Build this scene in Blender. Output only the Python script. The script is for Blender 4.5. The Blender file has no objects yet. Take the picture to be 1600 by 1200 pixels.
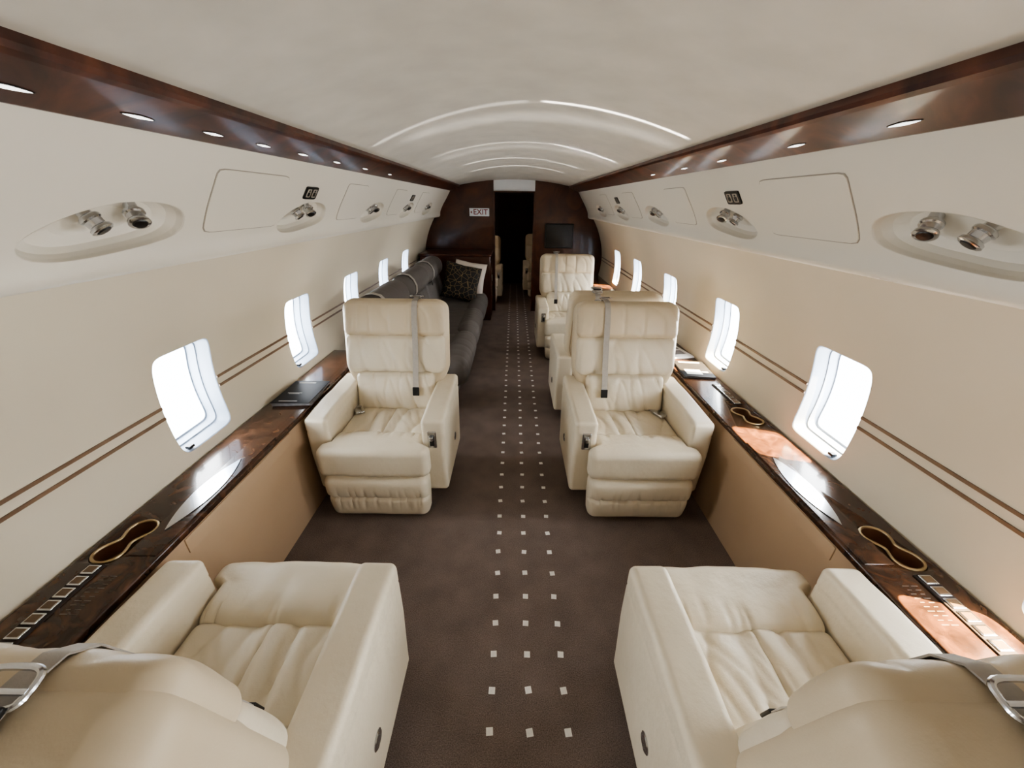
import bpy, bmesh, math, random
from mathutils import Vector, Matrix, noise
random.seed(4)
S = bpy.context.scene
COL = S.collection
PI = math.pi

# ------------------------------------------------------------------ helpers
def lin(c):
    c /= 255.0
    return c/12.92 if c <= 0.04045 else ((c+0.055)/1.055)**2.4
def rgb(r, g, b): return (lin(r), lin(g), lin(b), 1)

class MB:
    def __init__(s): s.v = []; s.f = []; s.m = []
    def add(s, vs, fs, mi=0, M=None):
        o = len(s.v)
        for p in vs:
            p = Vector(p)
            s.v.append(M @ p if M else p)
        for f in fs:
            s.f.append([i+o for i in f]); s.m.append(mi)
        return s
    def box(s, c, h, mi=0, M=None):
        vs = [(c[0]+i*h[0], c[1]+j*h[1], c[2]+k*h[2]) for i in (-1,1) for j in (-1,1) for k in (-1,1)]
        return s.add(vs, [(0,1,3,2),(4,6,7,5),(0,4,5,1),(2,3,7,6),(0,2,6,4),(1,5,7,3)], mi, M)
    def rbox(s, c, h, r, n=(4,4,4), k=3, f=None, M=None, mi=0):
        r = min(r, min(h)*0.999)
        ax = []
        for a in range(3):
            q = h[a]-r
            neg = [-(q + r*math.tan(PI/4*j/k)) for j in range(k, 0, -1)]
            mid = [-q + 2*q*j/n[a] for j in range(n[a]+1)] if q > 1e-6 else [0.0]
            ax.append(neg+mid+[-t for t in reversed(neg)])
        d = {}; vs = []; fs = []
        def V(p):
            key = (round(p[0],6), round(p[1],6), round(p[2],6))
            if key in d: return d[key]
            q = Vector([max(-(h[i]-r), min(h[i]-r, p[i])) for i in range(3)])
            e = Vector(p)-q
            w = q + e.normalized()*r
            if f: w = Vector(f(w))
            d[key] = len(vs); vs.append(w + Vector(c)); return d[key]
        for a in range(3):
            u, v = (a+1) % 3, (a+2) % 3
            for sg in (-1, 1):
                for i in range(len(ax[u])-1):
                    for j in range(len(ax[v])-1):
                        ids = []
                        for (ii, jj) in ((i,j),(i+1,j),(i+1,j+1),(i,j+1)):
                            p = [0,0,0]; p[a] = sg*h[a]; p[u] = ax[u][ii]; p[v] = ax[v][jj]
                            ids.append(V(p))
                        if sg < 0: ids.reverse()
                        fs.append(ids)
        return s.add(vs, fs, mi, M)
    def tube(s, pts, r, n=8, closed=False, mi=0, M=None):
        pts = [Vector(p) for p in pts]; N = len(pts); vs = []; fs = []
        for i, p in enumerate(pts):
            a = pts[(i-1) % N] if (closed or i > 0) else pts[i]
            b = pts[(i+1) % N] if (closed or i < N-1) else pts[i]
            t = (b-a).normalized()
            up = Vector((0,0,1)) if abs(t.z) < 0.9 else Vector((0,1,0))
            x = t.cross(up).normalized(); y = x.cross(t)
            for k in range(n):
                th = 2*PI*k/n
                vs.append(p + x*r*math.cos(th) + y*r*math.sin(th))
        for i in range(N if closed else N-1):
            for k in range(n):
                a = i*n+k; b = i*n+(k+1) % n; c = ((i+1) % N)*n+(k+1) % n; d_ = ((i+1) % N)*n+k
                fs.append((a,b,c,d_))
        if not closed:
            fs.append(list(range(n))); fs.append(list(range((N-1)*n, N*n)))
        return s.add(vs, fs, mi, M)
    def ribbon(s, pts, w, t, side=(1,0,0), mi=0, M=None):
        pts = [Vector(p) for p in pts]; N = len(pts); sd = Vector(side).normalized(); vs = []; fs = []
        for i, p in enumerate(pts):
            tg = (pts[min(i+1,N-1)]-pts[max(i-1,0)]).normalized()
            nn = tg.cross(sd).normalized()
            for (a, b) in ((-1,-1),(1,-1),(1,1),(-1,1)):
                vs.append(p + sd*a*w/2 + nn*b*t/2)
        for i in range(N-1):
            for k in range(4):
                fs.append((i*4+k, i*4+(k+1) % 4, (i+1)*4+(k+1) % 4, (i+1)*4+k))
        fs.append((0,1,2,3)); fs.append(((N-1)*4, (N-1)*4+1, (N-1)*4+2, (N-1)*4+3))
        return s.add(vs, fs, mi, M)
    def lathe(s, prof, M=None, n=24, mi=0):
        vs = []; fs = []
        for (r, z) in prof:
            for k in range(n):
                th = 2*PI*k/n; vs.append((r*math.cos(th), r*math.sin(th), z))
        for i in range(len(prof)-1):
            for k in range(n):
                fs.append((i*n+k, i*n+(k+1) % n, (i+1)*n+(k+1) % n, (i+1)*n+k))
        fs.append(list(range(n))); fs.append(list(range((len(prof)-1)*n, len(prof)*n)))
        return s.add(vs, fs, mi, M)
    def prism_y(s, poly, y0, y1, mi=0):
        n = len(poly)
        vs = [(x, y0, z) for x, z in poly]+[(x, y1, z) for x, z in poly]
        fs = [list(range(n)), list(range(n, 2*n))]+[(i, (i+1) % n, n+(i+1) % n, n+i) for i in range(n)]
        return s.add(vs, fs, mi)
    def prism_z(s, poly, z0, z1, mi=0, M=None):
        n = len(poly)
        vs = [(x, y, z0) for x, y in poly]+[(x, y, z1) for x, y in poly]
        fs = [list(range(n)), list(range(n, 2*n))]+[(i, (i+1) % n, n+(i+1) % n, n+i) for i in range(n)]
        return s.add(vs, fs, mi, M)
    def build(s, name, mats, parent=None, smooth=True, ang=42):
        me = bpy.data.meshes.new(name)
        me.from_pydata([tuple(v) for v in s.v], [], s.f)
        if not isinstance(mats, (list, tuple)): mats = [mats]
        for m in mats: me.materials.append(m)
        me.polygons.foreach_set('material_index', s.m)
        bm = bmesh.new(); bm.from_mesh(me)
        bmesh.ops.recalc_face_normals(bm, faces=bm.faces)
        bm.to_mesh(me); bm.free()
        if smooth:
            me.polygons.foreach_set('use_smooth', [True]*len(me.polygons))
            me.set_sharp_from_angle(angle=math.radians(ang))
        o = bpy.data.objects.new(name, me); COL.objects.link(o)
        if parent: o.parent = parent
        return o

def tag(o, label=None, cat=None, group=None, kind=None):
    if label: o['label'] = label
    if cat: o['category'] = cat
    if group: o['group'] = group
    if kind: o['kind'] = kind
    return o
def empty(name, loc=(0,0,0), rz=0, label=None, cat=None, group=None):
    o = bpy.data.objects.new(name, None); COL.objects.link(o)
    o.empty_display_size = 0.05
    o.location = loc; o.rotation_euler = (0,0,rz)
    return tag(o, label, cat, group)
def copy_tree(o, parent=None):
    c = o.copy(); COL.objects.link(c)
    if parent: c.parent = parent
    for ch in list(o.children): copy_tree(ch, c)
    return c
ORD = ['nearest', 'second', 'third', 'fourth', 'fifth', 'sixth', 'seventh', 'eighth', 'ninth', 'tenth']

# ------------------------------------------------------------------ materials
def mat(name, col, rough=0.5, metal=0.0, bump=None, var=None, coat=0.0, spec=None, bump2=None):
    m = bpy.data.materials.new(name); m.use_nodes = True
    nt = m.node_tree; b = nt.nodes['Principled BSDF']
    b.inputs['Base Color'].default_value = col
    b.inputs['Roughness'].default_value = rough
    b.inputs['Metallic'].default_value = metal
    if coat: b.inputs['Coat Weight'].default_value = coat; b.inputs['Coat Roughness'].default_value = 0.08
    if spec is not None: b.inputs['Specular IOR Level'].default_value = spec
    tc = nt.nodes.new('ShaderNodeTexCoord')
    if var:
        n = nt.nodes.new('ShaderNodeTexNoise'); n.inputs['Scale'].default_value = var[0]; n.inputs['Detail'].default_value = 4
        nt.links.new(tc.outputs['Object'], n.inputs['Vector'])
        r = nt.nodes.new('ShaderNodeValToRGB')
        r.color_ramp.elements[0].position = 0.3; r.color_ramp.elements[1].position = 0.7
        a = var[1]
        r.color_ramp.elements[0].color = tuple(c*(1-a) for c in col[:3])+(1,)
        r.color_ramp.elements[1].color = tuple(min(1, c*(1+a)) for c in col[:3])+(1,)
        nt.links.new(n.outputs['Fac'], r.inputs['Fac']); nt.links.new(r.outputs['Color'], b.inputs['Base Color'])
    prev = None
    for bp in (bump, bump2):
        if not bp: continue
        n = nt.nodes.new('ShaderNodeTexNoise'); n.inputs['Scale'].default_value = bp[0]; n.inputs['Detail'].default_value = 5
        nt.links.new(tc.outputs['Object'], n.inputs['Vector'])
        bn = nt.nodes.new('ShaderNodeBump'); bn.inputs['Strength'].default_value = bp[1]; bn.inputs['Distance'].default_value = bp[2]
        nt.links.new(n.outputs['Fac'], bn.inputs['Height'])
        if prev: nt.links.new(prev.outputs['Normal'], bn.inputs['Normal'])
        nt.links.new(bn.outputs['Normal'], b.inputs['Normal']); prev = bn
    return m

def burl(name, dark, mid, light, scale=7, rough=0.2, coat=0.7, spec=0.5):
    m = mat(name, mid, rough, coat=coat, spec=spec)
    nt = m.node_tree; b = nt.nodes['Principled BSDF']
    tc = nt.nodes.new('ShaderNodeTexCoord')
    n = nt.nodes.new('ShaderNodeTexNoise'); n.inputs['Scale'].default_value = scale
    n.inputs['Detail'].default_value = 8; n.inputs['Distortion'].default_value = 1.6
    nt.links.new(tc.outputs['Object'], n.inputs['Vector'])
    r = nt.nodes.new('ShaderNodeValToRGB')
    r.color_ramp.elements[0].position = 0.32; r.color_ramp.elements[0].color = dark
    r.color_ramp.elements[1].position = 0.72; r.color_ramp.elements[1].color = light
    e = r.color_ramp.elements.new(0.5); e.color = mid
    nt.links.new(n.outputs['Fac'], r.inputs['Fac']); nt.links.new(r.outputs['Color'], b.inputs['Base Color'])
    return m

def emit(name, col, st):
    m = bpy.data.materials.new(name); m.use_nodes = True
    b = m.node_tree.nodes['Principled BSDF']
    b.inputs['Base Color'].default_value = col
    b.inputs['Emission Color'].default_value = col; b.inputs['Emission Strength'].default_value = st
    return m

LEATHER = mat('cream_leather', rgb(220,209,188), 0.45, bump=(260,0.12,0.002), bump2=(18,0.34,0.012), var=(3,0.04))
LEATHER_SHELL = mat('beige_leather', rgb(207,192,166), 0.45, bump=(260,0.12,0.002), bump2=(14,0.08,0.01), var=(3,0.03))  # this beige and the tan below partly paint in weaker light on seat backs
LEATHER_BACK = mat('tan_leather', rgb(199,182,154), 0.45, bump=(260,0.12,0.002), var=(3,0.03))
PIPING = mat('seam_piping', rgb(158,138,110), 0.5, bump=(260,0.12,0.002), var=(3,0.03))
DARK_LEATHER = mat('charcoal_leather', rgb(100,95,92), 0.65, bump=(240,0.15,0.002), bump2=(14,0.2,0.012), spec=0.25)
WALL = mat('wall_cover', rgb(215,205,186), 0.6, bump=(300,0.05,0.001), var=(2,0.02))
VAL = mat('valance_cover', rgb(220,214,202), 0.45, bump=(300,0.04,0.001))
CEIL = mat('ceiling_suede', rgb(195,189,178), 0.52, var=(6,0.08), bump=(12,0.08,0.006))
WHITE = mat('white_plastic', rgb(222,224,226), 0.4, var=(5,0.01))
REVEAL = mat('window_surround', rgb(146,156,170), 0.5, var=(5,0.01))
SEAM = mat('seam_grey', rgb(158,150,138), 0.7, var=(5,0.03))
BURL = burl('burl_wood', rgb(42,26,18), rgb(64,41,28), rgb(96,63,42), 12, 0.26, 0.35, 0.4)
BURL_RAIL = burl('burl_rail', rgb(44,21,14), rgb(70,37,25), rgb(102,58,38), 6, 0.32, 0.16, 0.35)
BULK = burl('bulkhead_wood', rgb(54,26,17), rgb(68,34,23), rgb(86,45,30), 3, 0.18, 0.35, 0.4)
STRIPE = mat('stripe_wood', rgb(124,100,80), 0.3, var=(20,0.15))
TAN = mat('tan_panel', rgb(184,158,130), 0.5, bump=(220,0.08,0.001), var=(4,0.03))
CHROME = mat('satin_nickel', rgb(206,208,212), 0.2, 1.0, var=(30,0.03))
POLISH = mat('polished_steel', rgb(205,210,216), 0.2, 1.0, var=(8,0.02))
GOLD = mat('brass', rgb(178,158,124), 0.4, 1.0, var=(30,0.03))
KEY = mat('key_brown', rgb(104,82,60), 0.35, var=(30,0.05))
BLACK = mat('black_plastic', rgb(22,21,21), 0.35, var=(10,0.05))
DARK = mat('dark_base', rgb(44,34,30), 0.7, var=(10,0.05))
WELL = mat('holder_well', rgb(112,78,56), 0.5, var=(10,0.1))
WEB = mat('belt_webbing', rgb(172,166,158), 0.6, bump=(500,0.3,0.001), var=(60,0.06))
SCREEN = mat('screen_glass', rgb(14,13,14), 0.2, var=(3,0.05))
LETTER_RED = mat('sign_red', rgb(120,30,28), 0.5, var=(20,0.03))
PAPER = mat('paper', rgb(214,212,208), 0.6, var=(12,0.08))
PRINT = mat('print_grey', rgb(110,108,110), 0.6, var=(40,0.3))
PLAC = mat('placard_print', rgb(104,92,82), 0.6, var=(40,0.1))
MAGDARK = mat('magazine_cover', rgb(34,35,39), 0.55, var=(9,0.3), spec=0.2)
LAMP = emit('lamp_lens', (1,0.98,0.95,1), 2.2)
PILLOW_W = mat('pillow_white', rgb(225,215,205), 0.8, bump=(60,0.2,0.003), var=(6,0.04))

CARPET = mat('carpet', rgb(120,98,92), 0.95, bump=(450,0.7,0.005), spec=0.05)
nt = CARPET.node_tree; b = nt.nodes['Principled BSDF']
tc = nt.nodes.new('ShaderNodeTexCoord')
n1 = nt.nodes.new('ShaderNodeTexNoise'); n1.inputs['Scale'].default_value = 7; n1.inputs['Detail'].default_value = 6
n2 = nt.nodes.new('ShaderNodeTexNoise'); n2.inputs['Scale'].default_value = 300; n2.inputs['Detail'].default_value = 3
mx = nt.nodes.new('ShaderNodeMath'); mx.operation = 'MULTIPLY_ADD'; mx.inputs[1].default_value = 0.22
mr = nt.nodes.new('ShaderNodeMath'); mr.operation = 'MULTIPLY'; mr.inputs[1].default_value = 0.78
r = nt.nodes.new('ShaderNodeValToRGB')
nt.links.new(tc.outputs['Object'], n1.inputs['Vector']); nt.links.new(tc.outputs['Object'], n2.inputs['Vector'])
nt.links.new(n2.outputs['Fac'], mr.inputs[0])
nt.links.new(n1.outputs['Fac'], mx.inputs[0]); nt.links.new(mr.outputs[0], mx.inputs[2])
r.color_ramp.elements[0].position = 0.35; r.color_ramp.elements[0].color = rgb(98,88,83)
r.color_ramp.elements[1].position = 0.65; r.color_ramp.elements[1].color = rgb(148,132,124)
nt.links.new(mx.outputs[0], r.inputs['Fac']); nt.links.new(r.outputs['Color'], b.inputs['Base Color'])
DOT = mat('carpet_dot', rgb(242,240,234), 0.9, bump=(420,0.4,0.003), var=(60,0.05))

PILLOW_B = mat('pillow_pattern', rgb(20,18,18), 0.7)
nt = PILLOW_B.node_tree; b = nt.nodes['Principled BSDF']
tc = nt.nodes.new('ShaderNodeTexCoord'); vo = nt.nodes.new('ShaderNodeTexVoronoi'); vo.feature = 'DISTANCE_TO_EDGE'
vo.inputs['Scale'].default_value = 17; nt.links.new(tc.outputs['Object'], vo.inputs['Vector'])
r = nt.nodes.new('ShaderNodeValToRGB'); r.color_ramp.elements[0].position = 0.014; r.color_ramp.elements[0].color = rgb(136,114,80)
r.color_ramp.elements[1].position = 0.04; r.color_ramp.elements[1].color = rgb(20,18,18)
nt.links.new(vo.outputs['Distance'], r.inputs['Fac']); nt.links.new(r.outputs['Color'], b.inputs['Base Color'])

GLASS = bpy.data.materials.new('window_glass'); GLASS.use_nodes = True
nt = GLASS.node_tree
for n in list(nt.nodes): nt.nodes.remove(n)
out = nt.nodes.new('ShaderNodeOutputMaterial'); tr = nt.nodes.new('ShaderNodeBsdfTransparent')
tr.inputs['Color'].default_value = (0.95,0.98,1,1)
nt.links.new(tr.outputs[0], out.inputs['Surface'])

def sm(a, b, t):
    if a > b: return 1-sm(b, a, t)
    t = max(0, min(1, (t-a)/(b-a))); return t*t*(3-2*t)
# ------------------------------------------------------------------ room shell
Y0, YB, YE = -1.5, 6.3, 8.7
def wallX(z):
    if z <= 0.6: return 1.3548
    return 1.38-0.52*(min(z,1.5)-0.82)**2 + 0.16*sm(1.44,1.54,z)
def noop(s): return (wallX(s), s)

def sheet(mb, P, ss, y0, y1, cells, side, step=0.3, M=6, mi=0, shear=0.0, loopf=None):
    d = {}; loops = []
    def V(y, s):
        k = (round(y,5), round(s,5))
        if k not in d:
            x, z = P(s); d[k] = len(mb.v); mb.v.append(Vector((side*x, y, z)))
        return d[k]
    def quad(a): mb.f.append(a); mb.m.append(mi)
    y = y0
    segs = []
    for c in cells: segs.append((y, c[0], None)); segs.append((c[0], c[1], c)); y = c[1]
    segs.append((y, y1, None))
    for (a, bb, c) in segs:
        if bb-a < 1e-4: continue
        if c is None:
            n = max(1, round((bb-a)/step))
            for i in range(n):
                for j in range(len(ss)-1):
                    ya, yb = a+(bb-a)*i/n, a+(bb-a)*(i+1)/n
                    quad([V(ya,ss[j]), V(yb,ss[j]), V(yb,ss[j+1]), V(ya,ss[j+1])])
        else:
            ya, yb, yc, sc, ha, hb, p = c
            nb = 36
            outer = [(ya+(yb-ya)*i/nb, ss[0]) for i in range(nb)]
            outer += [(yb, s) for s in ss[:-1]]
            outer += [(yb-(yb-ya)*i/nb, ss[-1]) for i in range(nb)]
            outer += [(ya, s) for s in reversed(ss[1:])]
            inner = []
            for (yy, s) in outer:
                dy, ds = yy-yc, s-sc
                hb2, p2 = hb, p
                if loopf:      # teardrop: flat lower edge, pointed towards the aft end
                    hb2, p2 = (hb*0.72, 3.4) if ds < 0 else (hb*1.08, 2.0)
                    if dy < 0: p2 = p2*0.5+0.75 if ds < 0 else 1.55
                t = (abs(dy/ha)**p2+abs(ds/hb2)**p2)**(-1.0/p2)
                inner.append((yc+dy*t, sc+ds*t+shear*dy*t))
            rings = []
            for k in range(M+1):
                f = k/M
                rings.append([V(o[0]+(q[0]-o[0])*f, o[1]+(q[1]-o[1])*f) for o, q in zip(outer, inner)])
            N = len(outer)
            for k in range(M):
                for i in range(N):
                    quad([rings[k][i], rings[k][(i+1) % N], rings[k+1][(i+1) % N], rings[k+1][i]])
            loops.append((yc, sc, inner))
    return loops

# floor with woven-in dots
mb = MB()
mb.add([(-1.36,Y0,0),(1.36,Y0,0),(1.36,YE,0),(-1.36,YE,0)], [(0,1,2,3)])
y = 0.675-0.124*15
while y < 8.5:
    for cx in (-0.132, 0, 0.132):
        x = 0.072+cx+random.uniform(-.002,.002); yy = y+random.uniform(-.002,.002)
        a = random.uniform(-.1,.2); q = 0.0165
        vs = [(x+q*math.cos(a+PI/4+k*PI/2), yy+q*math.sin(a+PI/4+k*PI/2), 0.0015) for k in range(4)]
        mb.add(vs, [(0,1,2,3)], 1)
    y += 0.124
tag(mb.build('floor', [CARPET, DOT], smooth=False), kind='structure')

# side walls with windows
ZL1 = [0.598]+[0.60+0.025*i for i in range(0, 24)]+[1.19, 1.20]
ZL2 = [1.20, 1.21]+[1.24+0.04*i for i in range(0, 5)]+[1.42+0.015*i for i in range(0, 12)]+[1.64, 1.74, 1.87]
WIN = {-1: [-1.2, -0.38, 1.475, 2.40, 3.28, 4.17, 5.06], 1: [-1.2, -0.38, 0.54, 1.475, 2.42, 3.40, 4.38, 5.28]}
nwin = 0
WZ = 0.858
for side, nm in ((-1,'wall_left'), (1,'wall_right')):
    mb = MB()
    cells = [(yc-0.24, yc+0.24, yc, WZ, 0.152, 0.216, 9) for yc in WIN[side]]
    sheet(mb, noop, [0, 0.3, 0.598], Y0, YE, [], side)
    loops = sheet(mb, noop, ZL1, Y0, YE, cells, side, M=5)
    sheet(mb, noop, ZL2, Y0, YE, [], side)
    tag(mb.build(nm, WALL, ang=60), kind='structure')
    for (yc, zc, lp) in loops:
        nwin += 1
        w = MB(); N = len(lp); rings = []
        for (dep, sc) in ((0.0,1.0), (0.004,0.985), (0.03,0.965), (0.06,0.945), (0.062,0.915), (0.10,0.90), (0.102,0.86)):
            ring = []
            for (y, z) in lp:
                z2 = zc+(z-zc)*sc
                ring.append((side*(wallX(z)+dep), yc+(y-yc)*sc, z2))
            rings.append(ring)
        for k in range(len(rings)-1):
            w.add(rings[k]+rings[k+1], [(i, (i+1) % N, N+(i+1) % N, N+i) for i in range(N)])
        wo = w.build('window_%d' % nwin, REVEAL, ang=50); tag(wo, kind='structure')
        g = MB(); g.add(rings[-1], [list(range(N))]); g.build('window_pane', GLASS, wo, smooth=False)
        lt = MB(); lt.rbox((side*(wallX(zc-0.185)+0.012), yc-0.10, zc-0.200), (0.012,0.014,0.006), 0.004)
        lt.build('shade_latch', BLACK, wo)
    # the two thin wood stripes between the windows
    st = MB(); edges = [Y0]
    for yc in WIN[side]: edges += [yc-0.154, yc+0.154]
    edges.append(YB)
    for i in range(0, len(edges), 2):
        a, bb = edges[i], edges[i+1]
        for zc in (0.872, 0.828):
            st.box((side*(wallX(zc)-0.001), (a+bb)/2, zc), (0.004, (bb-a)/2, 0.0055))
    tag(st.build('trim_%d' % (1 if side < 0 else 2), STRIPE, smooth=False), kind='structure')
mb = MB(); mb.box((0, Y0-0.02, 0.99), (1.38, 0.02, 1.02)); tag(mb.build('wall_back', WALL, smooth=False), kind='structure')

# ceiling
def crown(y):
    t = max(0, min(1, (y-4.8)/(YB-4.8))); t = t*t*(3-2*t)
    return 2.015-0.085*t
CP = 2.0
mb = MB(); nx = 28; ys = [Y0+0.2*i for i in range(52)]; ys[-1] = YE
vs = []
for y in ys:
    zc = crown(y)
    vs.append((-1.33, y, 1.868))
    for i in range(nx+1):
        x = -0.83+1.66*i/nx; vs.append((x, y, zc-(zc-1.845)*abs(x/0.83)**CP))
    vs.append((1.33, y, 1.868))
W = nx+3
fs = [(j*W+i, j*W+i+1, (j+1)*W+i+1, (j+1)*W+i) for j in range(len(ys)-1) for i in range(W-1)]
mb.add(vs, fs); tag(mb.build('ceiling', CEIL, ang=80), kind='structure')

# valance
def chaikin(p, n):
    for _ in range(n):
        q = [p[0]]
        for a, c in zip(p[:-1], p[1:]):
            q.append((a[0]*.75+c[0]*.25, a[1]*.75+c[1]*.25)); q.append((a[0]*.25+c[0]*.75, a[1]*.25+c[1]*.75))
        q.append(p[-1]); p = q
    return p
prof = chaikin([(1.23,1.50),(1.200,1.428),(1.150,1.414),(1.108,1.424),(1.108,1.49),(1.06,1.585),(0.99,1.69),(0.925,1.80)], 3)
cum = [0]
for a, c in zip(prof[:-1], prof[1:]): cum.append(cum[-1]+math.hypot(c[0]-a[0], c[1]-a[1]))
LT = cum[-1]
def VP(s):
    s = max(0, min(LT, s))
    for i in range(len(cum)-1):
        if s <= cum[i+1]+1e-9:
            f = (s-cum[i])/(cum[i+1]-cum[i]); a, c = prof[i], prof[i+1]
            return (a[0]+(c[0]-a[0])*f, a[1]+(c[1]-a[1])*f)
    return prof[-1]
def VN(s):
    a, c = VP(s-0.02), VP(s+0.02); dx, dz = c[0]-a[0], c[1]-a[1]; l = math.hypot(dx, dz)
    return (dz/l, -dx/l)
def s_at(z):
    lo, hi = 0.14, LT
    for _ in range(40):
        m = (lo+hi)/2
        if VP(m)[1] < z: lo = m
        else: hi = m
    return lo
SV = [LT*i/36 for i in range(37)]
REC = {-1: [-1.0, 0.12, 1.12, 2.15, 3.22, 4.25, 5.25], 1: [-1.0, -0.02, 1.01, 2.10, 3.20, 4.25, 5.25]}
SC = s_at(1.536)
def offs(side, y, s, dep):
    x, z = VP(s); n = VN(s)
    return Vector((side*(x+n[0]*dep), y, z+n[1]*dep))
def patch(mb, side, y0, y1, s0, s1, dep, thick, mi=0, n=8, nyy=8, p=12):
    vs = []
    for dd in (dep, dep-thick):
        for i in range(nyy+1):
            for j in range(n+1):
                u, v = -1+2*i/nyy, -1+2*j/n
                m = max(abs(u), abs(v))
                if m > 0:
                    k = ((abs(u)/m)**p+(abs(v)/m)**p)**(-1/p); u, v = u*k, v*k
                vs.append(offs(side, (y0+y1)/2+(y1-y0)/2*u, (s0+s1)/2+(s1-s0)/2*v, -dd))
    L = (nyy+1)*(n+1); fs = []
    for base in (0, L):
        for i in range(nyy):
            for j in range(n):
                a = base+i*(n+1)+j; fs.append((a, a+1, a+n+2, a+n+1))
    rim = [i*(n+1) for i in range(nyy+1)]+[nyy*(n+1)+j for j in range(1, n+1)]+[i*(n+1)+n for i in range(nyy-1, -1, -1)]+[j for j in range(n-1, 0, -1)]
    for k in range(len(rim)):
        a, c = rim[k], rim[(k+1) % len(rim)]; fs.append((a, c, c+L, a+L))
    mb.add(vs, fs, mi)
RL = ['behind the camera', 'beside the camera', 'nearest and largest in view', 'second from the camera', 'third from the camera', 'fourth from the camera', 'farthest, beside the bulkhead']
for side in (-1, 1):
    sn = 'left' if side < 0 else 'right'
    mb = MB()
    cells = [(yc-0.3, yc+0.3, yc, SC, 0.24, 0.078, 2.5) for yc in REC[side]]
    loops = sheet(mb, VP, SV, Y0, YB, cells, side, M=8, shear=0.10, loopf=True)
    tag(mb.build('trim_%d' % (3 if side < 0 else 4), VAL, ang=60), kind='structure')
    for k, (yc, sc, lp) in enumerate(loops):
        t = empty('service_recess', (side*VP(sc)[0], yc, VP(sc)[1]), 0,
                  'cream teardrop reading light recess in the %s overhead, %s' % (sn, RL[k]),
                  'reading lights', 'reading light recesses along the %s side' % sn)
        L0 = Vector(t.location); N = len(lp); w = MB(); rings = []
        for (dep, scl) in ((-0.0004,1.008), (0.0006,0.99), (0.004,0.975), (0.018,0.94), (0.036,0.87), (0.052,0.73), (0.061,0.45), (0.064,0.15)):
            rings.append([offs(side, yc+(y-yc)*scl, sc+(s-sc)*scl, dep)-L0 for (y, s) in lp])
        for q in range(len(rings)-1):
            w.add(rings[q]+rings[q+1], [(i, (i+1) % N, N+(i+1) % N, N+i) for i in range(N)])
        w.add(rings[-1], [list(range(N))])
        w.build('recess_dish', VAL, t, ang=60)
        for (dy, tl) in ((-0.045, 0.15), (0.09, -0.30)):
            base = offs(side, yc+dy, sc+0.036+.08*dy, 0.042)-L0
            nx_, nz_ = VN(sc)
            d = Vector((-side*nx_*0.5, tl, -nz_*0.5-0.5)).normalized()
            Mx = Matrix.Translation(base) @ d.to_track_quat('Z','Y').to_matrix().to_4x4() @ Matrix.Scale(.84, 4)
            c = MB(); c.lathe([(0.018,-0.03),(0.020,0.008),(0.028,0.012),(0.031,0.016),(0.031,0.024),(0.026,0.028),(0.024,0.044),(0.031,0.049),(0.033,0.058),(0.029,0.061)], Mx)
            sp = c.build('spotlight', CHROME, t)
            c = MB(); c.lathe([(0.022,0.0612),(0.019,0.0645),(0.004,0.066)], Mx)
            c.build('lens', BLACK, sp)
    # flush access panels
    PY = {-1: [1.67, 2.73, 3.76, 4.76], 1: [1.52, 2.66, 3.74, 4.76]}[side]
    for k, yc in enumerate(PY):
        hl = 0.225 if k == 0 else 0.17
        t = empty('access_panel', (side*1.05, yc, 1.6), 0,
                  'flush rectangular cream access panel on the %s overhead, %s from the camera' % (sn, ORD[k]), 'access panel', 'access panels along the %s overhead' % sn)
        for (nm, m_, g, dep, th) in (('panel_seam', SEAM, 0.0032, 0.0010, 0.003), ('panel_cover', VAL, 0.0, 0.0030, 0.005)):
            w = MB(); patch(w, side, yc-hl-g, yc+hl+g, s_at(1.515)-g, s_at(1.712)+g, dep, th, n=14, nyy=14, p=16)
            w.v = [v-Vector(t.location) for v in w.v]
            w.build(nm, m_, t, ang=30)
    for k, yc in enumerate({-1: [2.13, 4.25], 1: [1.98, 4.2]}[side]):
        t = empty('sign_plate', (side*0.99, yc, 1.66), 0, 'small black lighted sign plate with two icons, %s of the two on the %s overhead' % (['nearer','farther'][k], sn), 'sign plate')
        w = MB(); patch(w, side, yc-0.062, yc+0.062, s_at(1.628), s_at(1.682), 0.006, 0.008)
        w.v = [v-Vector(t.location) for v in w.v]; w.build('plate', BLACK, t, ang=30)
        w = MB()
        for dy in (-0.028, 0.028):
            patch(w, side, yc+dy-0.02, yc+dy+0.02, s_at(1.637), s_at(1.673), 0.0072, 0.001, 0, 2, 2)
            patch(w, side, yc+dy-0.012, yc+dy+0.012, s_at(1.642), s_at(1.660), 0.0080, 0.001, 1, 2, 2)
            patch(w, side, yc+dy-0.006, yc+dy+0.006, s_at(1.662), s_at(1.669), 0.0080, 0.001, 1, 2, 2)
        w.v = [v-Vector(t.location) for v in w.v]; w.build('icons', [SEAM, BLACK], t, ang=30)
    # flat wood rail with a raised upper lip
    poly = [(0.943,1.81),(0.943,1.782),(0.936,1.775),(0.928,1.775),(0.816,1.827),(0.810,1.825),(0.798,1.832),(0.793,1.842),(0.80,1.88),(0.943,1.88)]
    mb = MB(); mb.prism_y([(side*x, z) for x, z in poly], Y0, YB-0.02)
    tag(mb.build('trim_%d' % (5 if side < 0 else 6), BURL_RAIL, ang=20), kind='structure')
    ly = [0.82, 1.08, 1.33, 1.58, 1.86, 2.2, 2.6, 3.1] if side < 0 else [0.74, 1.05, 1.42, 1.9, 2.3, 2.8]
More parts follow.
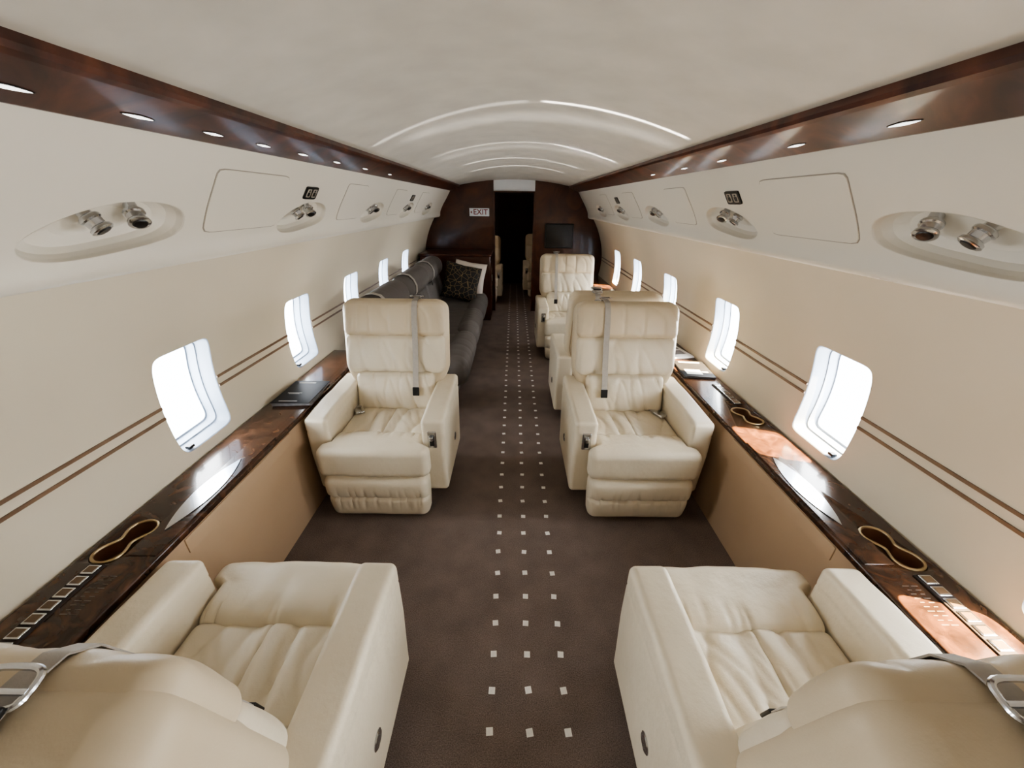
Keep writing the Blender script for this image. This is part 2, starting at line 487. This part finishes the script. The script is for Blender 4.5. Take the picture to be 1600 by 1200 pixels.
    for k, yc in enumerate(ly):
        t = empty('rail_light', (side*0.886, yc, 1.7942), 0, 'small flush downlight in the dark wood rail, %s from the camera on the %s' % (ORD[k], sn), 'downlight', 'downlights along the %s rail' % sn)
        Mx = Matrix.Rotation(side*0.435, 4, 'Y')
        def lozenge(a, bb, n=20, p=1.5):
            return [(a*math.copysign(abs(math.cos(2*PI*i/n))**p, math.cos(2*PI*i/n)), bb*math.copysign(abs(math.sin(2*PI*i/n))**p, math.sin(2*PI*i/n))) for i in range(n)]
        w = MB(); w.prism_z(lozenge(0.007,0.046), -0.0015, 0.006, M=Mx); w.build('bezel', BLACK, t, ang=30)
        w = MB(); w.prism_z(lozenge(0.005,0.041), -0.0024, -0.0015, M=Mx); w.build('lens', LAMP, t, ang=30)

# front bulkhead with doorway
DX0, DX1, DZ = -0.305, 0.305, 1.775
zc = crown(YB)
def ceilz(x): return zc-(zc-1.845)*abs(x/0.83)**CP
def bulk(inner):
    sg = 1 if inner > 0 else -1
    pts = [(inner, 0.0), (inner, ceilz(inner))]
    for i in range(1, 9):
        x = abs(inner)+(0.82-abs(inner))*i/8; pts.append((sg*x, ceilz(x)))
    for i in range(0, 16):
        z = 1.84-1.24*i/15; pts.append((sg*(wallX(z)-0.001), z))
    pts.append((sg*1.353, 0.0))
    return pts
mb = MB(); mb.prism_y(bulk(DX0), YB, YB+0.06); tag(mb.build('wall_front_left', BULK, smooth=False), kind='structure')
mb = MB(); mb.prism_y(bulk(DX1), YB, YB+0.06); tag(mb.build('wall_front_right', BULK, smooth=False), kind='structure')
mb = MB(); hp = [(DX0+0.001, DZ), (DX1-0.001, DZ)]+[(DX1-0.001+(DX0-DX1+0.002)*i/10, ceilz(DX1-0.001+(DX0-DX1+0.002)*i/10)) for i in range(11)]
mb.prism_y(hp, YB+0.01, YB+0.05); tag(mb.build('wall_front_header', WHITE, smooth=False), kind='structure')
mb = MB()
for x in (DX0, DX1): mb.box((x+(0.008 if x < 0 else -0.008), YB+0.03, DZ/2), (0.008, 0.04, DZ/2))
mb.box(((DX0+DX1)/2, YB+0.03, DZ-0.006), ((DX1-DX0)/2, 0.04, 0.008))
tag(mb.build('trim_7', BURL_RAIL, smooth=False), kind='structure')
mb = MB(); mb.box((0, YE+0.03, 0.95), (1.36, 0.03, 0.95)); tag(mb.build('wall_front_far', DARK, smooth=False), kind='structure')
FARD = mat('far_door', rgb(48,28,22), 0.6, var=(4,0.2), spec=0.15)
mb = MB(); mb.rbox((0.04, YE-0.02, 0.9), (0.36, 0.02, 0.88), 0.01); mb.rbox((0.04, YE-0.045, 1.1), (0.26,0.008,0.5), 0.006)
d1 = mb.build('door_1', FARD); tag(d1, kind='structure')
mb = MB(); mb.rbox((0.3, YE-0.06, 0.95), (0.012,0.02,0.06), 0.008); mb.build('door_handle', CHROME, d1)

# exit sign
t = empty('exit_sign', (-0.52, YB-0.003, 1.49), 0, 'small white sign with red arrow and EXIT lettering on the left dark bulkhead', 'sign')
mb = MB(); mb.rbox((0,0,0), (0.148,0.003,0.055), 0.0025); mb.build('sign_board', WHITE, t)
cu = bpy.data.curves.new('exit_text', 'FONT'); cu.body = 'EXIT'; cu.size = 0.106; cu.align_x = 'CENTER'; cu.align_y = 'CENTER'; cu.extrude = 0.0006; cu.offset = 0.0015
to = bpy.data.objects.new('tmp', cu); COL.objects.link(to)
bpy.context.view_layer.update()
dg = bpy.context.evaluated_depsgraph_get()
me = bpy.data.meshes.new_from_object(to.evaluated_get(dg)); bpy.data.objects.remove(to)
me.materials.clear(); me.materials.append(LETTER_RED)
lo = bpy.data.objects.new('lettering', me); COL.objects.link(lo); lo.parent = t; lo.location = (0.018,-0.0042,0.0); lo.rotation_euler = (PI/2,0,0)
mb = MB(); mb.prism_y([(-0.136,0),(-0.108,0.02),(-0.108,-0.02)], -0.0048, -0.003); mb.build('arrow', LETTER_RED, t, smooth=False)

# tv
t = empty('wall_screen', (0.69, YB-0.02, 1.17), 0, 'flat black screen mounted on the right dark wood bulkhead', 'screen')
mb = MB(); mb.rbox((0,0,0), (0.215,0.018,0.175), 0.008); mb.build('housing', BLACK, t)
mb = MB(); mb.box((0,-0.0185,0.004), (0.20,0.001,0.155)); mb.build('display', SCREEN, t, smooth=False)

# cabinet closing the far end of the divan
t = empty('wood_cabinet', (-.83, 5.98, 0), 0, 'dark glossy wood cabinet standing between the divan end and the bulkhead', 'cabinet')
mb = MB(); mb.rbox((0,0,.47), (.50,.29,.46), .012); mb.build('cabinet_body', BULK, t)
mb = MB(); mb.rbox((0,-.002,.945), (.512,.305,.015), .008); mb.build('cabinet_top', BURL_RAIL, t)
mb = MB(); mb.rbox((0,0,.012), (.49,.275,.012), .004); mb.build('plinth', DARK, t)
mb = MB(); mb.rbox((.503,0,.48), (.004,.25,.40), .003); dr = mb.build('door', BULK, t)
mb = MB(); mb.rbox((.514,-.19,.62), (.008,.012,.05), .006); mb.build('handle', CHROME, dr)

# ------------------------------------------------------------------ side ledges
ZL = 0.60
def peanut(a, bb, n=64):
    p = []
    for i in range(n):
        th = 2*PI*i/n
        rr = math.sqrt(a*a*math.cos(2*th)+math.sqrt(bb**4-(a*a*math.sin(2*th))**2))
        p.append((rr*math.cos(th), rr*math.sin(th)*1.32))
    return p
for side in (-1, 1):
    sn = 'left' if side < 0 else 'right'
    ye = 2.74 if side < 0 else YB-0.02
    L = empty('side_ledge', (side*1.12, 1.5, 0), 0, 'glossy dark burl wood side ledge with tan lower panel under the %s windows' % sn, 'ledge')
    O = Vector(L.location)
    def bl(mb, name, m, parent=L, **k):
        mb.v = [v-O for v in mb.v]
        return mb.build(name, m, parent, **k)
    mb = MB(); mb.rbox((side*1.23, (Y0+ye)/2, ZL-0.016), (0.122, (ye-Y0)/2, 0.016), 0.010, n=(2,20,1)); top = bl(mb, 'ledge_top', BURL)
    mb = MB(); mb.box((side*1.132, (Y0+ye)/2, 0.285), (0.012, (ye-Y0)/2, 0.283)); bl(mb, 'side_panel', TAN, smooth=False)
    for (yc, hl) in ((1.30, 0.34), (2.2, 0.3)):
        mb = MB(); mb.rbox((side*1.1185, yc, 0.53), (0.003, hl, 0.03), 0.002); bl(mb, 'table_flap', TAN)
    mb = MB(); mb.rbox((side*1.165, 1.20, ZL+0.0015), (0.048, 0.34, 0.0025), 0.002, n=(1,4,1)); bl(mb, 'table_lid', BURL)
    # polished leaf shaped inlay
    yc = 1.16 if side < 0 else 1.22; xc = side*1.168
    pl = []
    for i in range(25): tt = -1+2*i/24; pl.append((xc+0.040*(1-tt*tt), yc+0.20*tt))
    for i in range(23, 0, -1): tt = -1+2*i/24; pl.append((xc-0.040*(1-tt*tt), yc+0.20*tt))
    mb = MB(); mb.prism_z(pl, ZL+0.003, ZL+0.0075); bl(mb, 'inlay_plate', POLISH, ang=30)
    # recessed double cup holders: cut the ledge, then line the cut
    for yc in ((0.92,) if side < 0 else (0.93, 1.80)):
        f8 = peanut(0.0600, 0.0627)
        Mx = Matrix.Translation((side*1.262, yc, ZL)) @ Matrix.Rotation(PI/2+side*0.2, 4, 'Z')
        mb = MB(); mb.prism_z(f8, -0.08, 0.05, M=Mx); cut = bl(mb, 'cutter', BURL, smooth=False)
        md = top.modifiers.new('cut', 'BOOLEAN'); md.operation = 'DIFFERENCE'; md.object = cut; md.solver = 'EXACT'
        bpy.context.view_layer.update()
        dg = bpy.context.evaluated_depsgraph_get()
        nm_ = bpy.data.meshes.new_from_object(top.evaluated_get(dg))
        top.modifiers.clear(); top.data = nm_
        bpy.data.objects.remove(cut)
        mb = MB(); mb.tube([(x*1.02, y*1.04, 0.0012) for x, y in f8], 0.0046, 8, True, M=Mx); ch = bl(mb, 'cup_holder', GOLD)
        n_ = len(f8); mb = MB()
        vs = [(x, y, 0.001) for x, y in f8]+[(x*.97, y*.95, -0.045) for x, y in f8]
        mb.add(vs, [(i, (i+1) % n_, n_+(i+1) % n_, n_+i) for i in range(n_)]+[list(range(n_, 2*n_))], M=Mx)
        bl(mb, 'holder_well', WELL, ch, ang=50)
    for yc, x in ((0.69, 1.262), (2.06, 1.28)):
        if side < 0 and yc > 1: continue
        mb = MB(); mb.rbox((side*x, yc, ZL+0.002), (0.026, 0.135, 0.003), 0.002); sp = bl(mb, 'switch_panel', DARK)
        for i in range(7):
            mb = MB(); yk = yc-0.114+0.038*i
            mb.rbox((side*x, yk, ZL+0.006), (0.019, 0.0155, 0.003), 0.002); mb.box((side*x, yk, ZL+0.009), (0.014, 0.0105, 0.0007), 1)
            bl(mb, 'switch_key', [CHROME, KEY], sp)
    mb = MB()
    for i in range(10):
        for j in range(2): mb.box((side*(1.180+0.026*j), 0.67+0.013*i, ZL+0.0004), (0.010-0.004*((i*j+i) % 3)/2, 0.0011, 0.0004))
    bl(mb, 'placard_text', PLAC, smooth=False)

# ------------------------------------------------------------------ magazines
def magazine(label, loc, rz, w, h, cover, extras, th=4, fan=0.0):
    t = empty('magazine', loc, rz, label, 'magazine')
    mb = MB()
    for i in range(th):
        mb.rbox((0, 0, 0.002+0.0028*i), (w-0.001*(i % 2), h-0.0015*((i+1) % 2), 0.0013), 0.001, M=Matrix.Rotation(fan*(1-i/th), 4, 'Z'))
    mb.build('pages', PAPER if cover is PAPER else PRINT, t)
    z = 0.0013+0.0028*th
    mb = MB(); mb.rbox((0,0,z), (w, h, 0.0012), 0.001); mb.build('cover', cover, t)
    mb = MB()
    for (x, y, a, bb) in extras: mb.box((x, y, z+0.0014), (a, bb, 0.0003))
    mb.build('cover_print', PAPER if cover is MAGDARK else PRINT, t, smooth=False)
    return t
magazine('dark glossy magazine with splayed pages on the left wood ledge beside the armchair', (-1.215, 1.99, ZL+.001), 0.02, 0.104, 0.145, MAGDARK,
         [(-0.02,0.115,0.05,0.005), (-0.03,-0.02,0.04,0.003), (-0.03,-0.03,0.03,0.002), (-0.02,-0.12,0.05,0.003)], 6, 0.07)
magazine('dark printed magazine with a pale picture lying on the right wood ledge', (1.235, 2.42, ZL+.001), -0.1, 0.10, 0.14, MAGDARK,
         [(0,0.11,0.07,0.010), (-0.02,-0.06,0.05,0.04), (0.055,-0.05,0.02,0.003), (0.055,-0.06,0.02,0.003)])
magazine('pale magazine on the right ledge, farther along and slightly turned', (1.225, 2.76, ZL+.001), 0.2, 0.09, 0.13, PAPER,
         [(0,0.07,0.07,0.03), (0,-0.03,0.06,0.04)])

# ------------------------------------------------------------------ club seats
def ridge(x, y, seed, fx, fy, w=4.0):
    n = noise.noise(Vector((x*fx, y*fy, seed)))
    return max(0.0, 1-abs(n)*w)**2
def und(x, y, seed, fx, fy): return noise.noise(Vector((x*fx, y*fy, seed)))
def groove(x, x0, w): return math.exp(-((x-x0)/w)**2)

def make_seat(hand):
    R = empty('cabin_armchair', (0,0,0), 0, 'x', 'armchair', 'cream leather cabin armchairs')
    mb = MB(); mb.rbox((0,.36,.055), (.21,.23,.054), .02); mb.build('base', DARK, R)
    mb = MB(); mb.rbox((0,.35,.225), (.243,.28,.115), .03); mb.build('seat_box', LEATHER, R)
    for sx in (-1, 1):
        def fa(p, sx=sx):
            x, y, z = p
            y *= 1-0.08*sm(0.05,-0.24,z)
            if y > 0: y += 0.02*sm(-.1,.24,z)
            g = groove(z, .165, .005)*.0035
            if abs(x) > .03: x -= math.copysign(g, x)
            if z > 0: z += 0.005*und(x,y,3+sx,5,9)-.003*groove(abs(y),.12,.1)-.012*sm(-.12,-.29,y)
            return (x, y, z)
        mb = MB(); mb.rbox((sx*.305,.36,.362), (.061,.29,.242), .024, n=(3,14,40), k=6, f=fa)
        mb.build('armrest', LEATHER, R)
        if sx == hand:
            mb = MB(); mb.rbox((sx*.302,.066,.48), (.024,.006,.05), .005); hd = mb.build('recline_control', CHROME, R)
            mb = MB(); mb.rbox((sx*.302,.061,.475), (.012,.004,.030), .003); mb.build('control_well', BLACK, hd)
            mb = MB(); mb.rbox((sx*.302,.052,.495), (.010,.01,.012), .005); mb.build('lever', CHROME, hd)
            Mx = Matrix.Translation((sx*.366,.40,.29)) @ Matrix.Rotation(PI/2*sx, 4, 'Y')
            mb = MB(); mb.lathe([(.026,-.006),(.026,.002),(.022,.005),(.018,.002),(.006,.003)], Mx); mb.build('side_knob', CHROME, R)
    # cushion
    def fc(p):
        x, y, z = p
        if z > 0:
            e = max(0, (1-(x/.245)**2))*max(0, (1-(y/.18)**2))
            z += .016*e
            k = sm(0,.25,e)
            z -= (.012*ridge(x*(1-.9*y),y,1.7,7,2.2,3.0) + .006*ridge(x*(1+y)+.3*y,y,5.2,12,4,3.5))*k
            z += .010*und(x+.3*y,y,8.1,7,5)*k
            z -= .008*groove(x,0,.006)*k
        return (x, y, z)
    mb = MB(); mb.rbox((0,.345,.388), (.245,.170,.06), .03, n=(64,34,3), k=4, f=fc); mb.build('seat_cushion', LEATHER, R)
    def fr(p):
        x, y, z = p
        e = 1-(x/.29)**2
        if z > 0: z += .008*e-.010*sm(.03,.115,y)
        if y < 0: y -= .006*e
        w = ridge(x,y*.6,2.3,17,4,3.2)*.009*sm(.0,.10,y)+ridge(x,z,9.3,20,5,3.5)*.005*sm(-.02,-.08,z)+.004*und(x,y+z,4.1,12,6)
        if z > -.03: z -= w
        if y < 0: y += w*.6
        x *= 1-.15*sm(-.045,-.018,y)
        return (x, y, z)
    mb = MB(); mb.rbox((0,.080,.380), (.292,.112,.086), .040, n=(80,14,10), k=6, f=fr); mb.build('cushion_roll', LEATHER, R)
    def fl(p):
        x, y, z = p
        if y < 0:
            y += groove(z,.0,.010)*.014
            y -= .009*max(0, 1-((abs(z)-.066)/.066)**2)
            y += (.008*ridge(x,z,6.6,24,2.2,3)*sm(.10,.01,abs(z)))+.002*und(x,z,2.2,12,6)
        x *= 1-.04*sm(.05,-.13,z)
        y += .018*sm(.05,-.13,z)
        return (x, y, z)
    mb = MB(); mb.rbox((0,.024,.156), (.280,.058,.142), .046, n=(80,1,42), k=5, f=fl); mb.build('leg_rest', LEATHER, R)
    # backrest
    lean = math.radians(14)
    M = Matrix.Translation((0,.46,.42)) @ Matrix.Rotation(-lean, 4, 'X')
    def wid(z): return .252+.070*sm(.10,.31,z)
    def topround(z, z1, hh=.08, q=.14):
        dz = max(0, min(1, (z-(z1-hh))/hh))
        return 1-q*(1-math.sqrt(1-(.97*dz)**2))
    def sb(x, zl):
        dz = max(0, (zl-.58)/.12)
        return .158-.006*(abs(x)/.32)**3-.008*dz*dz
    def fs_(p):
        x, y, z = p; zl = z+.335
        x *= wid(zl)/.323*topround(zl,.70)
        if y > 0: y = y/.065*(sb(x,zl)-.100)
        return (x, y, z)
    mb = MB(); mb.rbox((0,.100,.335), (.323,.065,.367), .044, n=(40,2,60), k=8, f=fs_, M=M); sh = mb.build('back_shell', LEATHER_SHELL, R, ang=70)
    def fb(p):
        x, y, z = p; zl = z+.303
        x *= wid(zl)/.323*topround(zl,.63,.12,.24)
        y = sb(x,zl)+.005+(y-.02) if y > 0 else sb(x,zl)-.03
        return (x, y-.156, z)
    mb = MB(); mb.rbox((0,.156,.303), (.286,.020,.327), .006, n=(36,1,60), k=3, f=fb, M=M); mb.build('back_panel', LEATHER_BACK, sh)
    # piping along the edge of the back panel
    pp = []
    for i in range(25):
        zl = -.02+.645*i/24; xx = .287*wid(zl)/.323*topround(zl,.63,.12,.24); pp.append((-xx, sb(xx,zl)+.003, zl))
    xt = .287*wid(.63)/.323*topround(.63,.63,.12,.24)
    tp = []
    for i in range(1, 16): xx = -xt+2*xt*i/16; tp.append((xx, sb(xx,.63)+.003, .631))
    pts_ = pp+tp+[(-a, b_, c_) for a, b_, c_ in reversed(pp)]
    mb = MB(); mb.tube(pts_, .0042, 8, M=M); mb.build('piping', PIPING, sh)
    def pad(name, c, h, seed, fx, fz, bulge, m=None, seams=(), top=False):
        def f(p):
            x, y, z = p
            e = max(0, 1-(x/h[0])**2)*max(0, 1-(z/h[2])**2)
            if y < 0:
                y -= bulge*e
                zz = z/h[2]
                k = ((sm(-.3,1,zz)*.8+sm(.3,-1,zz)) if not top else .4)*sm(0,.12,e)
                y += (.015*ridge(x*(1+.8*z)+.2*z,z,seed,fx,fz,3)+.011*und(x+.4*z,z,seed+3,fx*.8,fz*1.6))*k
                for s0 in seams: y += .006*groove(x,s0,.006)
            x *= wid(z+c[2])/.323 if h[0] > .25 else 1
            if top: x *= topround(z+c[2],.70)
            return (x, y, z)
        mb = MB(); mb.rbox(c, h, min(h[1]*.9,.036), n=(64,2,26), k=5, f=f, M=M); return mb.build(name, m or LEATHER, R, ang=60)
    pad('lower_back_pad', (0,.034,.135), (.240,.05,.122), 1.3, 13, 4, .014)
    pad('upper_back_pad', (0,.052,.368), (.306,.044,.121), 7.7, 10, 4, .016)
    pad('headrest', (0,.046,.584), (.308,.046,.106), 4.4, 9, 6, .018, LEATHER_SHELL, (-.14,-.03,.09), top=True)
    # shoulder belt
    bx = hand*.135
    pts = [(.166,.62),(.161,.665),(.140,.698),(.100,.711),(.065,.708),(.040,.700),(.012,.688),(-.010,.65),(-.018,.57),(-.014,.49),(-.014,.43),(-.018,.36),(-.022,.29),(-.034,.22),(-.036,.13)]
    ps = []
    for i in range(len(pts)-1):
        for j in range(3):
            f = j/3; ps.append((bx, pts[i][0]*(1-f)+pts[i+1][0]*f-.002, pts[i][1]*(1-f)+pts[i+1][1]*f))
    mb = MB(); mb.ribbon(ps, .034, .003, M=M); bt = mb.build('shoulder_belt', WEB, R)
    mb = MB(); mb.rbox((bx,-.040,.145), (.020,.004,.026), .003, M=M); mb.build('belt_tip', BLACK, bt)
    def loop(mb, cx, cy, cz, a, bb, r):
        p = []
        for i in range(24):
            th = 2*PI*i/24; c_, s_ = math.cos(th), math.sin(th)
            p.append((cx+a*math.copysign(abs(c_)**.55, c_), cy+bb*math.copysign(abs(s_)**.55, s_), cz))
        mb.tube(p, r, 8, True, M=M)
    mb = MB(); loop(mb,bx,.052,.717,.034,.021,.0042)
    mb.tube([(bx-.034,.056,.719),(bx+.034,.056,.719)], .0038, 8, M=M); mb.build('belt_guide', CHROME, R)
    mb = MB(); loop(mb,bx+.004,.108,.719,.031,.021,.0042)
    mb.tube([(bx-.026,.112,.721),(bx+.034,.112,.721)], .0034, 8, M=M); mb.build('belt_ring', CHROME, R)
    mb = MB(); mb.rbox((bx,.162,.665), (.026,.008,.022), .004, M=M); mb.build('belt_anchor', CHROME, R)
    mb = MB(); mb.rbox((bx,.080,.721), (.026,.010,.005), .003, M=M); mb.build('belt_clip', BLACK, R)
    # lap belt buckle
    Mb = Matrix.Translation((-hand*.205,.40,.462)) @ Matrix.Rotation(.5, 4, 'Z')
    mb = MB(); mb.rbox((0,0,.0), (.026,.034,.009), .006, M=Mb); bk = mb.build('lap_buckle', CHROME, R)
    mb = MB(); mb.ribbon([(0,.03,.0),(0,.07,.002),(0,.10,-.008)], .04, .003, M=Mb); mb.build('lap_webbing', WEB, bk)
    return R
protos = {}
SEATS = [
    (+1, (-.722,1.65,0), 0, 'cream leather armchair facing the camera on the left, in front of the dark divan'),
    (-1, (.700,1.65,0), 0, 'cream leather armchair facing the camera on the right, backed by another seat'),
    (-1, (-.722,.935,0), PI, 'cream leather armchair in the left foreground seen from behind its backrest'),
    (+1, (.742,.935,0), PI, 'cream leather armchair in the right foreground seen from behind its backrest'),
    (+1, (.70,3.32,0), PI, 'cream armchair turned away, back to back behind the right facing armchair'),
    (-1, (.64,4.08,0), 0, 'farthest cream armchair on the right, facing the camera below the bulkhead screen'),
    (+1, (-.56,6.75,0), 0, 'cream armchair beyond the doorway at its left edge'),
    (-1, (.55,7.3,0), 0, 'cream armchair beyond the doorway at its right edge'),
]
for hand, loc, rz, lab in SEATS:
    if hand not in protos: o = protos[hand] = make_seat(hand)
    else: o = copy_tree(protos[hand])
    o.location = loc; o.rotation_euler = (0,0,rz); o['label'] = lab

# ------------------------------------------------------------------ divan
D = empty('divan', (-.78,4.18,0), 0, 'long charcoal leather divan along the left wall behind the left armchair', 'divan')
O = Vector(D.location)
def dv(mb, name, m, parent=D):
    mb.v = [v-O for v in mb.v]; return mb.build(name, m, parent)
mb = MB(); mb.rbox((-.82,4.20,.145), (.32,1.37,.145), .02); dv(mb, 'base', DARK_LEATHER)
for i in range(3):
    yc = 3.285+.915*i; hl = .452
    def fz(p):
        x, y, z = p
        e = (1-(x/.35)**2)*(1-(y/hl)**2)
        if z > 0: z += .02*e-.008*ridge(x,y,i+.5,5,9,3.5)
        return (x, y, z)
    mb = MB(); mb.rbox((-.80,yc,.35), (.33,hl,.075), .05, n=(14,26,2), k=4, f=fz); dv(mb, 'seat_cushion', DARK_LEATHER)
    def fq(p):
        x, y, z = p
        q = 1-.12*(abs(y)/hl)**6
        w = .007*ridge(y,x+z,i+7.5,12,6,3.5)
        return (x*q-w*.5, y, z*q-w)
    mb = MB(); mb.rbox((-.475,yc,.350), (.12,hl,.135), .118, n=(1,40,2), k=7, f=fq); dv(mb, 'front_bolster', DARK_LEATHER)
    M = Matrix.Translation((-1.03,yc,.385)) @ Matrix.Rotation(-.2, 4, 'Y')
    def fk(p):
        x, y, z = p
        e = (1-(y/hl)**2)*(1-(z/.2)**2)
        if x > 0: x += .03*e-.008*ridge(y,z,i+3.5,8,6,3.5)
        return (x, y, z)
    mb = MB(); mb.rbox((-.03,0,.17), (.09,hl,.19), .06, n=(2,26,14), k=4, f=fk, M=M); dv(mb, 'back_cushion', DARK_LEATHER)
    def bolster(p):
        q = 1-.20*(abs(p[1])/hl)**5
        w = .007*ridge(p[1],p[0]+p[2],i+1.5,11,5,3.5)
        return (p[0]*q, p[1], p[2]*q-w)
    mb = MB(); mb.rbox((.02,0,.455), (.135,hl,.132), .13, n=(1,36,1), k=9, f=bolster, M=M); dv(mb, 'back_bolster', DARK_LEATHER)
    by = -.30
    pts = [(.105,.35),(.142,.39),(.159,.455),(.147,.515),(.114,.566),(.060,.592),(0,.592),(-.06,.566)]
    mb = MB(); mb.ribbon([(x, by, z) for x, z in pts], .045, .003, side=(0,1,0), M=M); bt = dv(mb, 'shoulder_belt', WEB)
    mb = MB(); mb.rbox((.10,by,.325), (.004,.024,.03), .003, M=M); dv(mb, 'belt_clip', BLACK, bt)

def pillow(name, label, loc, rot, w, t, m):
    mb = MB(); n = 22; vs = []; fs = []
    for sgn in (-1, 1):
        for i in range(n+1):
            for j in range(n+1):
                u, v = -1+2*i/n, -1+2*j/n
                e = max(0, (1-u**4))*max(0, (1-v**4))
                px = u*w*(1-.07*(1-abs(v))*u*u); pz = v*w*(1-.07*(1-abs(u))*v*v)
                th = t*e**.55+.004*und(u,v,sgn+2,3,3)*e
                vs.append((px, sgn*th, pz))
    L = (n+1)**2
    for bse in (0, L):
        for i in range(n):
            for j in range(n):
                a = bse+i*(n+1)+j; fs.append((a, a+1, a+n+2, a+n+1) if bse else (a, a+n+1, a+n+2, a+1))
    mb.add(vs, fs)
    o = mb.build(name, m); bm = bmesh.new(); bm.from_mesh(o.data); bmesh.ops.remove_doubles(bm, verts=bm.verts, dist=.0008); bmesh.ops.recalc_face_normals(bm, faces=bm.faces); bm.to_mesh(o.data); bm.free()
    o.location = loc; o.rotation_euler = rot; tag(o, label, 'pillow'); return o
pillow('throw_pillow', 'black throw pillow with gold ornament at the far end of the divan', (-.68,5.12,.67), (-.30,0.25,.15), .235, .085, PILLOW_B)
pillow('throw_pillow', 'plain pale throw pillow tucked behind the black patterned pillow', (-.61,5.43,.675), (-.25,.15,-.1), .22, .08, PILLOW_W)

# ------------------------------------------------------------------ light
w = bpy.data.worlds.new('World'); S.world = w; w.use_nodes = True
bg = w.node_tree.nodes['Background']; bg.inputs[0].default_value = (0.93,0.97,1.0,1); bg.inputs[1].default_value = 9.0
def area(name, loc, target, sx, sy, e, col=(1,1,1), spread=None):
    l = bpy.data.lights.new(name, 'AREA'); l.shape = 'RECTANGLE'; l.size = sx; l.size_y = sy; l.energy = e; l.color = col
    if spread: l.spread = spread
    o = bpy.data.objects.new(name, l); COL.objects.link(o); o.location = loc
    o.rotation_euler = (Vector(target)-Vector(loc)).to_track_quat('-Z','Y').to_euler(); return o
for side in (-1, 1):
    for yc in WIN[side]:
        area('window_daylight', (side*1.54, yc, 0.88), (0, yc, 0.88), 0.36, 0.36, 9.5 if side < 0 else 13.0, (1.0,0.985,0.965) if side > 0 else (0.985,0.99,1.0))
# added mid-air strip lights that draw the reflected arcs on the vault
for (xa, ya, xb, yb, e, wd, sp) in ((.74,1.95,.12,1.99,.45,.02,5), (.05,2.0,-.74,2.35,.12,.03,8), (.74,2.15,-.6,2.5,.42,.15,32), (.72,3.15,.25,3.18,.35,.03,6), (.2,3.2,-.6,3.35,.14,.05,9), (.7,3.3,-.6,3.6,.28,.15,32), (.6,4.2,-.5,4.35,.36,.07,9), (.55,5.0,-.5,5.1,.24,.07,9)):
    dx, dy = xb-xa, yb-ya; ln = math.hypot(dx, dy)
    l = bpy.data.lights.new('vault_arc_fill', 'AREA'); l.shape = 'RECTANGLE'; l.size = ln; l.size_y = wd; l.energy = e; l.spread = math.radians(sp); l.color = (1,.98,.95)
    o = bpy.data.objects.new('vault_arc_fill', l); COL.objects.link(o); o.location = ((xa+xb)/2, (ya+yb)/2, 1.45)
    o.rotation_euler = (Matrix.Rotation(math.atan2(dy, dx), 4, 'Z') @ Matrix.Rotation(PI, 4, 'X')).to_euler()
sl = bpy.data.lights.new('sun', 'SUN'); sl.energy = 170; sl.angle = 0.01; sl.color = (1,0.68,0.33)
so = bpy.data.objects.new('sun', sl); COL.objects.link(so)
so.rotation_euler = Vector((-.59,.17,-.79)).to_track_quat('-Z','Y').to_euler()
pl_ = bpy.data.lights.new('forward_cabin_fill', 'POINT'); pl_.energy = 7; pl_.shadow_soft_size = .1; pl_.color = (1,.85,.7)  # unseen fill light, added to lift the dark forward cabin
po = bpy.data.objects.new('forward_cabin_fill', pl_); COL.objects.link(po); po.location = (-.8,6.6,1.5)

S.view_settings.look = 'AgX - Medium High Contrast'

# ------------------------------------------------------------------ camera
cam = bpy.data.cameras.new('camera'); cam.sensor_width = 36; cam.sensor_fit = 'HORIZONTAL'
cam.lens = 601/1600*36; cam.clip_start = 0.01
co = bpy.data.objects.new('camera', cam); COL.objects.link(co)
co.location = (0.0, 0, 1.62)
co.rotation_euler = (Matrix.Rotation(math.radians(90-25.2), 3, 'X') @ Matrix.Rotation(math.radians(0.7), 3, 'Z')).to_euler()
S.camera = co
